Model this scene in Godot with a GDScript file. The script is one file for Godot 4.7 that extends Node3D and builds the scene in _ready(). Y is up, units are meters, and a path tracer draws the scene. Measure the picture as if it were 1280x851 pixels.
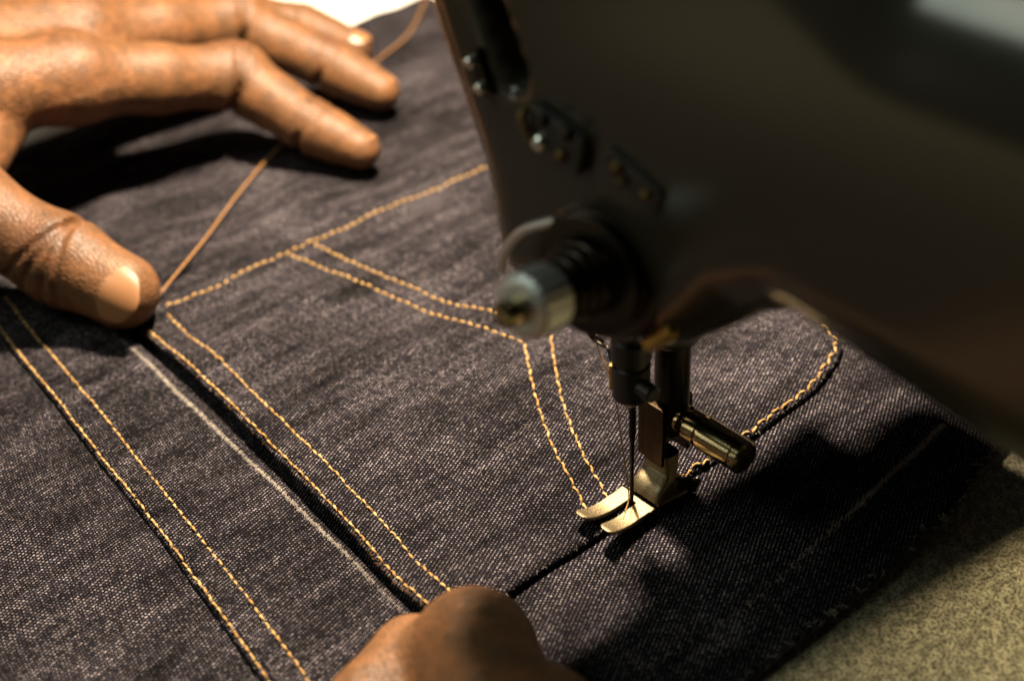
extends Node3D
# All lengths in the builders are millimetres: x runs along the machine's arm, z towards the person sewing, y up, the needle meets the cloth at 0, 0, 0.
const MM := 0.001
var rng := RandomNumberGenerator.new()
var used := {}
var mat := {}

# ---------------------------------------------------------------- mesh building
class MB:
	var v := PackedVector3Array()
	var uv := PackedVector2Array()
	var uv2 := PackedVector2Array()
	var col := PackedColorArray()
	var nor := PackedVector3Array()
	var ix := PackedInt32Array()

	func tri(a: int, b: int, c: int) -> void:
		ix.append(a); ix.append(b); ix.append(c)

	func quad(a: int, b: int, c: int, d: int) -> void:
		tri(a, b, c); tri(a, c, d)

	# rows of rings that close on themselves; the outside is away from each ring's middle
	func loft(rings: Array, cap0 := true, cap1 := true) -> void:
		var at := v.size()
		var n: int = rings[0].size()
		var mids := []
		for r in rings:
			var m := Vector3.ZERO
			for p in r:
				m += p
				v.append(p)
			mids.append(m / n)
		var k: int = rings.size() / 2
		var best := 0.0
		for j in range(rings.size() - 1):
			for i in range(n):
				var a: Vector3 = rings[j][i]
				var b: Vector3 = rings[j][(i + 1) % n]
				var c: Vector3 = rings[j + 1][i]
				best += (c - a).cross(b - a).dot(a + b - mids[j] * 2.0)
		var flip := best < 0.0
		for j in range(rings.size() - 1):
			for i in range(n):
				var a := at + j * n + i
				var b := at + j * n + (i + 1) % n
				if flip:
					quad(a, a + n, b + n, b)
				else:
					quad(a, b, b + n, a + n)
		if cap0:
			fan(rings[0], mids[0] - mids[1])
		if cap1:
			fan(rings[-1], mids[-1] - mids[-2])

	func fan(ring, out: Vector3) -> void:
		var at := v.size()
		var m := Vector3.ZERO
		for p in ring:
			m += p
			v.append(p)
		m /= ring.size()
		v.append(m)
		var n: int = ring.size()
		var s := 0.0
		for i in range(n):
			s += (ring[(i + 1) % n] - m).cross(ring[i] - m).dot(out)
		for i in range(n):
			if s > 0.0:
				tri(at + n, at + i, at + (i + 1) % n)
			else:
				tri(at + n, at + (i + 1) % n, at + i)

	# an open sheet of rows and columns, its face towards "side"
	func sheet(rows: Array, side: Vector3) -> void:
		var at := v.size()
		var n: int = rows[0].size()
		var s := 0.0
		for j in range(rows.size()):
			for i in range(n):
				v.append(rows[j][i])
				if j and i:
					var a: Vector3 = rows[j - 1][i - 1]
					s += (rows[j][i] - a).cross(rows[j - 1][i] - a).dot(side)
		for j in range(rows.size() - 1):
			for i in range(n - 1):
				var a := at + j * n + i
				if s > 0.0:
					quad(a, a + 1, a + n + 1, a + n)
				else:
					quad(a, a + n, a + n + 1, a + 1)

	func mesh(crease := 40.0) -> ArrayMesh:
		var arr := []
		arr.resize(Mesh.ARRAY_MAX)
		if nor.size() == v.size() or crease > 170.0:
			if nor.size() != v.size():
				nor.resize(v.size())
				for t in range(0, ix.size(), 3):
					var n := (v[ix[t + 2]] - v[ix[t]]).cross(v[ix[t + 1]] - v[ix[t]])
					for q in 3:
						nor[ix[t + q]] += n
				for i in nor.size():
					nor[i] = nor[i].normalized()
			var w := PackedVector3Array()
			w.resize(v.size())
			for i in v.size():
				w[i] = v[i] * 0.001
			arr[Mesh.ARRAY_VERTEX] = w
			arr[Mesh.ARRAY_NORMAL] = nor
			arr[Mesh.ARRAY_INDEX] = ix
			if uv.size() == v.size(): arr[Mesh.ARRAY_TEX_UV] = uv
			if uv2.size() == v.size(): arr[Mesh.ARRAY_TEX_UV2] = uv2
			if col.size() == v.size(): arr[Mesh.ARRAY_COLOR] = col
		else:
			var nf := ix.size() / 3
			var fn := PackedVector3Array()
			fn.resize(nf)
			var around := []
			around.resize(v.size())
			for t in nf:
				fn[t] = (v[ix[t * 3 + 2]] - v[ix[t * 3]]).cross(v[ix[t * 3 + 1]] - v[ix[t * 3]])
				for q in 3:
					var a: int = ix[t * 3 + q]
					if around[a] == null: around[a] = PackedInt32Array()
					around[a].append(t)
			var lim := cos(deg_to_rad(crease))
			var w := PackedVector3Array()
			var nn := PackedVector3Array()
			for t in nf:
				var own := fn[t].normalized()
				for q in 3:
					var a: int = ix[t * 3 + q]
					var sum := Vector3.ZERO
					for o in around[a]:
						if fn[o].normalized().dot(own) >= lim: sum += fn[o]
					w.append(v[a] * 0.001)
					nn.append(sum.normalized() if sum.length() > 1e-12 else own)
			arr[Mesh.ARRAY_VERTEX] = w
			arr[Mesh.ARRAY_NORMAL] = nn
		var m := ArrayMesh.new()
		m.add_surface_from_arrays(Mesh.PRIMITIVE_TRIANGLES, arr)
		return m


func numbered(called: String) -> String:
	var n: int = used.get(called, 0)
	used[called] = n + 1
	return called if n == 0 else "%s_%03d" % [called, n]


func thing(called: String, label: String, category: String, at := Vector3.ZERO, group := "") -> Node3D:
	var o := Node3D.new()
	o.name = numbered(called)
	o.position = at * MM
	o.set_meta("label", label)
	o.set_meta("category", category)
	if group: o.set_meta("group", group)
	add_child(o)
	return o


func part(called: String, m: Mesh, material: Material, parent: Node, label := "") -> MeshInstance3D:
	var o := MeshInstance3D.new()
	o.mesh = m
	o.material_override = material
	var n: int = 0
	while parent.has_node(called if n == 0 else "%s_%03d" % [called, n]):
		n += 1
	o.name = called if n == 0 else "%s_%03d" % [called, n]
	if label: o.set_meta("label", label)
	parent.add_child(o)
	return o


func frame_of(axis: Vector3) -> Array:
	var a := axis.normalized()
	var s := a.cross(Vector3.UP if absf(a.y) < 0.9 else Vector3.RIGHT).normalized()
	return [a, s, s.cross(a).normalized()]


# profile: [distance along the axis, radius]; lobes make a knurled rim
func lathe(b: MB, o: Vector3, axis: Vector3, profile: Array, segs := 40, lobes := 0, bite := 0.0) -> void:
	var f := frame_of(axis)
	var rings := []
	for p in profile:
		var ring := PackedVector3Array()
		for i in segs:
			var t := TAU * i / segs
			var r: float = p[1]
			if lobes and p.size() > 2: r -= bite * (0.5 + 0.5 * cos(t * lobes))
			ring.append(o + f[0] * p[0] + (f[1] * cos(t) + f[2] * sin(t)) * r)
		rings.append(ring)
	b.loft(rings)


func smooth_path(pts: Array, step: float) -> PackedVector3Array:
	var c := Curve3D.new()
	for i in pts.size():
		var a: Vector3 = pts[maxi(i - 1, 0)]
		var d: Vector3 = pts[mini(i + 1, pts.size() - 1)]
		var t: Vector3 = (d - a) / 6.0
		c.add_point(pts[i], -t, t)
	c.bake_interval = step
	return c.get_baked_points()


func tube(b: MB, path: PackedVector3Array, r0: float, r1: float, segs := 8, twist := 0.0) -> void:
	var rings := []
	var side := Vector3.ZERO
	for i in path.size():
		var t := (path[mini(i + 1, path.size() - 1)] - path[maxi(i - 1, 0)]).normalized()
		if i == 0: side = frame_of(t)[1]
		side = (side - t * side.dot(t)).normalized()
		var up := side.cross(t)
		var r := lerpf(r0, r1, float(i) / (path.size() - 1))
		var ring := PackedVector3Array()
		for k in segs:
			var a := TAU * k / segs
			var rr := r * (1.0 + 0.22 * cos(2.0 * (a + twist * i))) if twist else r
			ring.append(path[i] + (side * cos(a) + up * sin(a)) * rr)
		rings.append(ring)
	b.loft(rings)


# a box with bevelled edges, turned by "turn"
func rbox(b: MB, at: Vector3, size: Vector3, bevel: float, turn := Basis.IDENTITY) -> void:
	var h := size * 0.5
	var rings := []
	for lv in [[-h.y, bevel], [-h.y + bevel * 0.3, bevel * 0.3], [-h.y + bevel, 0.0], [h.y - bevel, 0.0], [h.y - bevel * 0.3, bevel * 0.3], [h.y, bevel]]:
		var ring := PackedVector3Array()
		for q in [[1, 1], [-1, 1], [-1, -1], [1, -1]]:
			var x: float = h.x - lv[1]
			var z: float = h.z - lv[1]
			var e := bevel
			var corner := [Vector3(q[0] * x, lv[0], q[1] * (z - e)), Vector3(q[0] * (x - e * 0.3), lv[0], q[1] * (z - e * 0.3)), Vector3(q[0] * (x - e), lv[0], q[1] * z)]
			if q[0] * q[1] < 0: corner.reverse()
			for c in corner: ring.append(at + turn * c)
		rings.append(ring)
	b.loft(rings)


# surface nets over a block of numbers, negative inside
func nets(f: PackedFloat32Array, nx: int, ny: int, nz: int, lo: Vector3, cell: float) -> MB:
	var b := MB.new()
	var where := PackedInt32Array()
	where.resize(nx * ny * nz)
	where.fill(-1)
	var sy := nx
	var sz := nx * ny
	var off := [0, 1, sy, sy + 1, sz, sz + 1, sz + sy, sz + sy + 1]
	var lim := cell * 1.9
	for k in range(nz - 1):
		for j in range(ny - 1):
			var row := k * sz + j * sy
			for i in range(nx - 1):
				var at := row + i
				if absf(f[at]) > lim: continue
				var g0 := f[at]; var g1 := f[at + 1]; var g2 := f[at + sy]; var g3 := f[at + sy + 1]
				var g4 := f[at + sz]; var g5 := f[at + sz + 1]; var g6 := f[at + sz + sy]; var g7 := f[at + sz + sy + 1]
				var neg := int(g0 < 0.0) + int(g1 < 0.0) + int(g2 < 0.0) + int(g3 < 0.0) + int(g4 < 0.0) + int(g5 < 0.0) + int(g6 < 0.0) + int(g7 < 0.0)
				if neg == 0 or neg == 8: continue
				var s := Vector3.ZERO
				var n := 0
				if (g0 < 0.0) != (g1 < 0.0): s += Vector3(g0 / (g0 - g1), 0, 0); n += 1
				if (g2 < 0.0) != (g3 < 0.0): s += Vector3(g2 / (g2 - g3), 1, 0); n += 1
				if (g4 < 0.0) != (g5 < 0.0): s += Vector3(g4 / (g4 - g5), 0, 1); n += 1
				if (g6 < 0.0) != (g7 < 0.0): s += Vector3(g6 / (g6 - g7), 1, 1); n += 1
				if (g0 < 0.0) != (g2 < 0.0): s += Vector3(0, g0 / (g0 - g2), 0); n += 1
				if (g1 < 0.0) != (g3 < 0.0): s += Vector3(1, g1 / (g1 - g3), 0); n += 1
				if (g4 < 0.0) != (g6 < 0.0): s += Vector3(0, g4 / (g4 - g6), 1); n += 1
				if (g5 < 0.0) != (g7 < 0.0): s += Vector3(1, g5 / (g5 - g7), 1); n += 1
				if (g0 < 0.0) != (g4 < 0.0): s += Vector3(0, 0, g0 / (g0 - g4)); n += 1
				if (g1 < 0.0) != (g5 < 0.0): s += Vector3(1, 0, g1 / (g1 - g5)); n += 1
				if (g2 < 0.0) != (g6 < 0.0): s += Vector3(0, 1, g2 / (g2 - g6)); n += 1
				if (g3 < 0.0) != (g7 < 0.0): s += Vector3(1, 1, g3 / (g3 - g7)); n += 1
				s /= n
				where[at] = b.v.size()
				b.v.append(lo + (Vector3(i, j, k) + s) * cell)
				b.nor.append(Vector3(g1 + g3 + g5 + g7 - g0 - g2 - g4 - g6, g2 + g3 + g6 + g7 - g0 - g1 - g4 - g5, g4 + g5 + g6 + g7 - g0 - g1 - g2 - g3).normalized())
	var step := [1, sy, sz]
	for k in range(1, nz - 1):
		for j in range(1, ny - 1):
			var row := k * sz + j * sy
			for i in range(1, nx - 1):
				var at := row + i
				if where[at] < 0: continue
				for d in 3:
					var f0 := f[at]
					var f1 := f[at + step[d]]
					if (f0 < 0.0) == (f1 < 0.0): continue
					var p: int = step[(d + 1) % 3]
					var q: int = step[(d + 2) % 3]
					var a := where[at - p - q]; var c := where[at - q]; var e := where[at]; var g := where[at - p]
					if a < 0 or c < 0 or g < 0: continue
					if f0 < 0.0: b.quad(a, g, e, c)
					else: b.quad(a, c, e, g)
	return b


# ---------------------------------------------------------------- textures
func tex(im: Image) -> ImageTexture:
	return ImageTexture.create_from_image(im)


func noise_bytes(size: int, kind: int, freq: float, octaves: int, seed_: int, cell_return := FastNoiseLite.RETURN_DISTANCE) -> PackedByteArray:
	var n := FastNoiseLite.new()
	n.noise_type = kind
	n.frequency = freq
	n.fractal_octaves = octaves
	n.seed = seed_
	n.cellular_return_type = cell_return
	if octaves == 1: n.fractal_type = FastNoiseLite.FRACTAL_NONE
	var im := n.get_seamless_image(size, size)
	im.convert(Image.FORMAT_L8)
	return im.get_data()


const WARP := 0.36
const WEFT := 0.80
const TILE := 35.5

func denim_textures() -> void:
	var s := 1024
	var rgb := PackedByteArray(); rgb.resize(s * s * 3)
	var hgt := PackedByteArray(); hgt.resize(s * s)
	var fib := noise_bytes(s, FastNoiseLite.TYPE_SIMPLEX, 0.09, 3, 5)
	var r := RandomNumberGenerator.new()
	r.seed = 11
	var nw := 120
	var nf := 54
	var wtone := PackedFloat32Array(); wtone.resize(nw)
	var wmove := PackedFloat32Array(); wmove.resize(nw)
	for i in nw:
		wtone[i] = r.randf_range(0.55, 1.45)
		wmove[i] = r.randf_range(-0.12, 0.12)
	var spot := PackedFloat32Array(); spot.resize(nw * nf)
	var reach := PackedFloat32Array(); reach.resize(nw * nf)
	for i in nw * nf:
		spot[i] = pow(r.randf(), 1.3) * 1.95 + 0.3
		reach[i] = r.randf_range(0.27, 0.56)
	for y in s:
		var vv := y * float(nf) / s
		for x in s:
			var at := y * s + x
			var n := fib[at] / 255.0
			var uu := fmod(x * float(nw) / s + (n - 0.5) * 0.55 + nw, nw)
			var i := int(uu)
			var vw := fmod(vv + wmove[i] + nf, nf)
			var j := int(vw)
			var fu := uu - i - 0.5
			var fv := vw - j - 0.5
			var h := 0.75 * sqrt(maxf(0.0, 1.0 - 3.6 * fu * fu)) + 0.25 * n
			var tone := (0.0085 + 0.0105 * n) * wtone[i]
			var cr := tone * 1.04
			var cg := tone * 0.90
			var cb := tone * 1.40
			var k := (i - j) % 3
			if k < 0: k += 3
			if k == 0:
				var q := reach[j * nw + i]
				var w := 1.0 - (fu * fu / 0.19 + fv * fv / (q * q))
				if w > 0.0:
					w = minf(1.0, w * 1.7)
					var a := spot[j * nw + i] * (0.55 + 0.75 * n)
					cr = lerpf(cr, 0.338 * a, w)
					cg = lerpf(cg, 0.302 * a, w)
					cb = lerpf(cb, 0.312 * a, w)
					h = lerpf(h, 0.42 + 0.3 * n, w)
			else:
				h *= 1.0 - 0.25 * absf(fv)
			var c := Color(cr, cg, cb).linear_to_srgb()
			rgb[at * 3] = int(clampf(c.r, 0, 1) * 255.0)
			rgb[at * 3 + 1] = int(clampf(c.g, 0, 1) * 255.0)
			rgb[at * 3 + 2] = int(clampf(c.b, 0, 1) * 255.0)
			hgt[at] = int(clampf(h, 0, 1) * 255.0)
	mat.denim_color = tex(Image.create_from_data(s, s, false, Image.FORMAT_RGB8, rgb))
	mat.denim_height = tex(Image.create_from_data(s, s, false, Image.FORMAT_L8, hgt))
	# streaky yarns and worn patches, over the whole garment
	var s2 := 1024
	var fine := noise_bytes(s2, FastNoiseLite.TYPE_SIMPLEX, 0.02, 4, 21)
	var wide := noise_bytes(s2, FastNoiseLite.TYPE_SIMPLEX, 0.006, 3, 8)
	var sl := PackedByteArray(); sl.resize(s2 * s2 * 3)
	var n1 := FastNoiseLite.new(); n1.seed = 3; n1.noise_type = FastNoiseLite.TYPE_SIMPLEX; n1.frequency = 1.0; n1.fractal_octaves = 3
	for y in s2:
		for x in s2:
			var at := y * s2 + x
			var st := n1.get_noise_2d(x * 0.11, y * 0.012) * 0.5 + n1.get_noise_2d(x * 0.035 + 50.0, y * 0.006) * 0.5
			var t := 0.70 + 0.34 * st + 0.20 * (fine[at] / 255.0 - 0.5) + 0.26 * (wide[at] / 255.0 - 0.5)
			var g := int(clampf(t, 0.15, 1.0) * 255.0)
			sl[at * 3] = g; sl[at * 3 + 1] = g; sl[at * 3 + 2] = g
	mat.denim_streak = tex(Image.create_from_data(s2, s2, false, Image.FORMAT_RGB8, sl))


func make_materials() -> void:
	denim_textures()
	var m := StandardMaterial3D.new()
	m.albedo_texture = mat.denim_color
	m.heightmap_enabled = true
	m.heightmap_texture = mat.denim_height
	m.heightmap_scale = 0.03
	m.roughness = 0.85
	m.metallic_specular = 0.16
	m.detail_enabled = true
	m.detail_albedo = mat.denim_streak
	m.detail_blend_mode = BaseMaterial3D.BLEND_MODE_MUL
	m.detail_uv_layer = BaseMaterial3D.DETAIL_UV_2
	mat.denim = m
	var thr := noise_bytes(256, FastNoiseLite.TYPE_SIMPLEX, 0.05, 3, 77)
	var ti := Image.create_from_data(256, 256, false, Image.FORMAT_L8, thr)
	for k in 3:
		m = StandardMaterial3D.new()
		m.albedo_color = [Color(0.74, 0.59, 0.35), Color(0.68, 0.52, 0.28), Color(0.79, 0.65, 0.41)][k]
		m.roughness = 0.6
		m.heightmap_enabled = true
		m.heightmap_texture = tex(ti)
		m.heightmap_scale = 0.012
		m.uv1_triplanar = true
		m.uv1_scale = Vector3.ONE * 300.0
		mat["thread%d" % k] = m
	m = StandardMaterial3D.new()
	m.albedo_color = Color(0.60, 0.43, 0.23)
	m.roughness = 0.65
	mat.brown_thread = m
	m = StandardMaterial3D.new()
	m.albedo_color = Color(0.63, 0.60, 0.56)
	m.roughness = 0.9
	mat.fiber = m
	m = StandardMaterial3D.new()
	m.albedo_color = Color(0.16, 0.155, 0.18)
	m.roughness = 0.9
	mat.dark_fiber = m
	# skin
	var a := noise_bytes(512, FastNoiseLite.TYPE_CELLULAR, 0.05, 1, 4, FastNoiseLite.RETURN_DISTANCE2_SUB)
	var c := noise_bytes(512, FastNoiseLite.TYPE_SIMPLEX, 0.02, 4, 9)
	var d := noise_bytes(512, FastNoiseLite.TYPE_SIMPLEX, 0.008, 3, 14)
	var hb := PackedByteArray(); hb.resize(512 * 512)
	var cb := PackedByteArray(); cb.resize(512 * 512 * 3)
	for i in 512 * 512:
		hb[i] = int(clampf(pow(a[i] / 255.0, 0.6) * 0.75 + c[i] / 255.0 * 0.3, 0, 1) * 255.0)
		var t := 0.80 + 0.16 * (c[i] / 255.0 - 0.5) + 0.34 * (d[i] / 255.0 - 0.5)
		var g := t * (0.93 + 0.07 * clampf(a[i] / 80.0, 0, 1))
		cb[i * 3] = int(clampf(g, 0, 1) * 255.0)
		cb[i * 3 + 1] = int(clampf(g * (0.985 - 0.07 * (d[i] / 255.0 - 0.5)), 0, 1) * 255.0)
		cb[i * 3 + 2] = int(clampf(g * (0.97 - 0.12 * (d[i] / 255.0 - 0.5)), 0, 1) * 255.0)
	m = StandardMaterial3D.new()
	m.vertex_color_use_as_albedo = true
	m.albedo_texture = tex(Image.create_from_data(512, 512, false, Image.FORMAT_RGB8, cb))
	m.uv1_triplanar = true
	m.uv1_scale = Vector3.ONE * 32.0
	m.heightmap_enabled = true
	m.heightmap_texture = tex(Image.create_from_data(512, 512, false, Image.FORMAT_L8, hb))
	m.heightmap_scale = 0.034
	m.roughness = 0.5
	m.metallic_specular = 0.42
	m.subsurf_scatter_enabled = true
	m.subsurf_scatter_strength = 0.03
	mat.skin = m
	m = StandardMaterial3D.new()
	m.albedo_color = Color(0.56, 0.40, 0.265)
	m.roughness = 0.36
	m.metallic_specular = 0.5
	mat.nail = m
	# machine
	m = StandardMaterial3D.new()
	m.albedo_color = Color(0.165, 0.158, 0.122)
	m.roughness = 0.5
	m.clearcoat_enabled = true
	m.metallic_specular = 0.2
	m.clearcoat = 1.0
	m.clearcoat_roughness = 0.2
	mat.enamel = m
	var sc := noise_bytes(512, FastNoiseLite.TYPE_SIMPLEX, 0.03, 4, 31)
	var rb := PackedByteArray(); rb.resize(512 * 512)
	for i in 512 * 512: rb[i] = int(clampf(0.26 + 0.2 * sc[i] / 255.0, 0, 1) * 255.0)
	var rough := tex(Image.create_from_data(512, 512, false, Image.FORMAT_L8, rb))
	var grime := PackedByteArray(); grime.resize(512 * 512 * 3)
	var gn := noise_bytes(512, FastNoiseLite.TYPE_SIMPLEX, 0.05, 4, 45)
	for i in 512 * 512:
		var k := 0.35 + 0.65 * smoothstep(0.22, 0.48, gn[i] / 255.0)
		k *= 0.86 + 0.28 * (sc[i] / 255.0 - 0.3)
		grime[i * 3] = int(clampf(k, 0, 1) * 255.0); grime[i * 3 + 1] = int(clampf(k * 0.97, 0, 1) * 255.0); grime[i * 3 + 2] = int(clampf(k * 0.92, 0, 1) * 255.0)
	var grimy := tex(Image.create_from_data(512, 512, false, Image.FORMAT_RGB8, grime))
	for e in [["steel", Color(0.68, 0.635, 0.53), 1.0, 1.4], ["shaded_steel", Color(0.36, 0.31, 0.25), 1.0, 0.85], ["satin", Color(0.78, 0.80, 0.80), 1.0, 1.35], ["chrome", Color(0.80, 0.81, 0.80), 1.0, 0.6], ["dark_steel", Color(0.20, 0.185, 0.165), 1.0, 0.9], ["brass", Color(0.80, 0.66, 0.36), 1.0, 1.0], ["dull_brass", Color(0.40, 0.34, 0.22), 1.0, 1.5], ["nickel", Color(0.74, 0.69, 0.56), 1.0, 0.45]]:  # shank's copy is darkened for the dark surroundings it mirrors
		m = StandardMaterial3D.new()
		m.albedo_color = e[1]
		if e[0] in ["steel", "shaded_steel", "nickel"]: m.albedo_texture = grimy
		m.metallic = e[2]
		m.roughness = e[3]
		m.roughness_texture = rough
		m.roughness_texture_channel = BaseMaterial3D.TEXTURE_CHANNEL_RED
		m.uv1_triplanar = true
		m.uv1_scale = Vector3.ONE * 130.0
		mat[e[0]] = m
	m = StandardMaterial3D.new()
	m.albedo_color = Color(0.07, 0.07, 0.07)
	m.roughness = 0.4
	mat.black = m
	m = StandardMaterial3D.new()
	m.albedo_color = Color(0.9, 0.85, 0.7)
	m.emission_enabled = true
	m.emission = Color(1.0, 0.88, 0.62)
	m.emission_energy_multiplier = 2.0
	mat.lens = m  # glow for the unseen lamp under the arm
	# hammered paint of the machine bed
	var h1 := noise_bytes(1024, FastNoiseLite.TYPE_SIMPLEX, 0.022, 2, 61)
	var h2 := noise_bytes(1024, FastNoiseLite.TYPE_SIMPLEX, 0.006, 3, 62)
	var pc := PackedByteArray(); pc.resize(1024 * 1024 * 3)
	var ph := PackedByteArray(); ph.resize(1024 * 1024)
	for i in 1024 * 1024:
		var w := h1[i] / 255.0
		var k := smoothstep(0.30, 0.46, w)
		var l := 0.88 + 0.42 * (h2[i] / 255.0 - 0.5)
		pc[i * 3] = int(clampf(lerpf(0.47, 0.70, k) * l, 0, 1) * 255.0)
		pc[i * 3 + 1] = int(clampf(lerpf(0.45, 0.675, k) * l, 0, 1) * 255.0)
		pc[i * 3 + 2] = int(clampf(lerpf(0.37, 0.57, k) * l, 0, 1) * 255.0)
		ph[i] = int(clampf(0.25 + 0.6 * k, 0, 1) * 255.0)
	m = StandardMaterial3D.new()
	m.albedo_texture = tex(Image.create_from_data(1024, 1024, false, Image.FORMAT_RGB8, pc))
	m.heightmap_enabled = true
	m.heightmap_texture = tex(Image.create_from_data(1024, 1024, false, Image.FORMAT_L8, ph))
	m.heightmap_scale = 0.03
	m.uv1_triplanar = true
	m.uv1_scale = Vector3.ONE * 40.0
	m.roughness = 0.5
	mat.hammered = m
	m = StandardMaterial3D.new()
	m.albedo_color = Color(0.92, 0.91, 0.88)
	m.roughness = 0.85
	mat.paper = m


# ---------------------------------------------------------------- the garment
var seam_b := PackedVector3Array()
var rows := {}

func at_x(path: PackedVector3Array, x: float) -> float:   # z of a path that runs along x
	for i in range(path.size() - 1):
		if x <= path[i + 1].x or i == path.size() - 2:
			var t := (x - path[i].x) / (path[i + 1].x - path[i].x)
			return lerpf(path[i].z, path[i + 1].z, t)
	return path[-1].z


func at_z(path: PackedVector3Array, z: float) -> float:   # x of a path that runs along -z
	for i in range(path.size() - 1):
		if z >= path[i + 1].z or i == path.size() - 2:
			var t := clampf((z - path[i].z) / (path[i + 1].z - path[i].z), -1.0, 3.0)
			return lerpf(path[i].x, path[i + 1].x, t)
	return path[-1].x


var roll := FastNoiseLite.new()

func lie(x: float, z: float) -> float:      # how the cloth lies: slow waves, small puckers
	return roll.get_noise_2d(x * 0.55, z * 0.55) * 1.5 + roll.get_noise_2d(x * 3.1 + 90.0, z * 2.2) * 0.16


func off_row(name_: String, x: float, z: float) -> float:   # distance to a row of stitches, in mm
	var best := 1e9
	var p := Vector2(x, z)
	var r: PackedVector3Array = rows[name_]
	for i in range(0, r.size() - 1, 4):
		var a := Vector2(r[i].x, r[i].z)
		var e := r[mini(i + 4, r.size() - 1)]
		var q := Geometry2D.get_closest_point_to_segment(p, a, Vector2(e.x, e.z))
		best = minf(best, p.distance_squared_to(q))
	return sqrt(best)


var near_rows := []
var layer := 0.0

func cloth(x: float, z: float) -> float:    # height of the panel that is being built
	var y := layer + lie(x, z)
	if layer > 1.4:
		var d := at_x(rows.B1, x) + 1.3 - z
		if x > -146.0: y += 1.2 * exp(-maxf(d, 0.0) / 11.0)
	for n in near_rows:
		var box: AABB = n[1]
		if x > box.position.x - 7 and x < box.end.x + 7 and z > box.position.z - 7 and z < box.end.z + 7:
			var d := off_row(n[0], x, z)
			if d < 7.0: y += 0.30 * exp(-d * d / 9.0) * roll.get_noise_2d(x * 7.0 + 40.0, z * 7.0)
			if d < 3.0: y -= 0.42 * exp(-d * d / 0.9) * (0.75 + 0.5 * roll.get_noise_2d(x * 22.0, z * 22.0))
	return y


func spread(length: float, step: float, roll0: bool, roll1: bool) -> PackedFloat32Array:   # places along an edge-rolled sheet
	var inward := [0.0, 0.12, 0.35, 0.7, 1.1, 1.7, 2.6]
	var out := PackedFloat32Array()
	if roll0: out.append_array(PackedFloat32Array(inward))
	else: out.append(0.0)
	var from := out[-1]
	var to := length - (2.6 if roll1 else 0.0)
	var n := maxi(1, int(ceil((to - from) / step)))
	for i in range(1, n + 1): out.append(lerpf(from, to, float(i) / n))
	if roll1:
		for i in range(inward.size() - 2, -1, -1): out.append(length - inward[i])
	return out


# a sheet of denim: fx/fz give the place for s (0..1) and t (0..1); edges: which of s0, s1, t0, t1 end in a folded edge
func panel(called: String, parent: Node, len_s: float, len_t: float, place: Callable, edges: Array, rows_on: Array, height: float, thick: float, step := 1.5, turn := 0.0) -> MeshInstance3D:
	layer = height
	near_rows = []
	for r in rows_on:
		var box := AABB(rows[r][0], Vector3.ZERO)
		for p in rows[r]: box = box.expand(p)
		near_rows.append([r, box])
	var ss := spread(len_s, step, edges[0], edges[1])
	var ts := spread(len_t, step, edges[2], edges[3])
	var b := MB.new()
	var lines := []
	var r := thick * 0.85
	for t in ts:
		var line := PackedVector3Array()
		for s in ss:
			var p: Vector2 = place.call(s / len_s, t / len_t)
			var d := 9.0
			if edges[0]: d = minf(d, s)
			if edges[1]: d = minf(d, len_s - s)
			if edges[2]: d = minf(d, t)
			if edges[3]: d = minf(d, len_t - t)
			var y := cloth(p.x, p.y)
			if d < r: y -= thick * (1.0 - sqrt(maxf(0.0, 1.0 - pow(1.0 - d / r, 2.0))))
			line.append(Vector3(p.x, y, p.y))
		lines.append(line)
	b.sheet(lines, Vector3.UP)
	# the fold goes on below, down to the layer underneath
	var ring := PackedVector3Array()
	for i in ss.size(): ring.append(lines[0][i])
	for j in range(1, ts.size()): ring.append(lines[j][-1])
	for i in range(ss.size() - 2, -1, -1): ring.append(lines[-1][i])
	for j in range(ts.size() - 2, 0, -1): ring.append(lines[j][0])
	var low := PackedVector3Array()
	for p in ring: low.append(p - Vector3(0, 0.9, 0))
	b.loft([ring, low], false, false)
	var ca := cos(turn)
	var sa := sin(turn)
	for p in b.v:
		b.uv.append(Vector2(p.x * ca - p.z * sa, p.x * sa + p.z * ca + p.y) / TILE)
		b.uv2.append(Vector2((p.x + 300.0) / 420.0, (p.z + 200.0) / 420.0))
	return part(called, b.mesh(180.0), mat.denim, parent)


var stitch_meshes := []

func make_stitches() -> void:
	for k in 6:
		var b := MB.new()
		var rings := []
		var length := 2.16
		var n := 9
		for i in n + 1:
			var t := float(i) / n
			var along := (t - 0.5) * length * 1.06
			var lift := 0.56 * sqrt(maxf(0.0, 1.0 - pow(absf(2.0 * t - 1.0), 2.4))) - 0.40
			var r := 0.25 * (0.62 + 0.38 * sqrt(maxf(0.0, 1.0 - pow(2.0 * t - 1.0, 4.0)))) * (0.95 + 0.03 * k)
			var ring := PackedVector3Array()
			for q in 10:
				var a := TAU * q / 10.0
				var rr := r * (1.0 + 0.26 * cos(2.0 * (a - t * 4.2 - k)))
				ring.append(Vector3(along, lift + rr * sin(a) * 0.9, rr * cos(a) + 0.05 * sin(t * 5.0 + k)))
			rings.append(ring)
		b.loft(rings)
		stitch_meshes.append(b.mesh(180.0))


var stitch_count := 0

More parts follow.
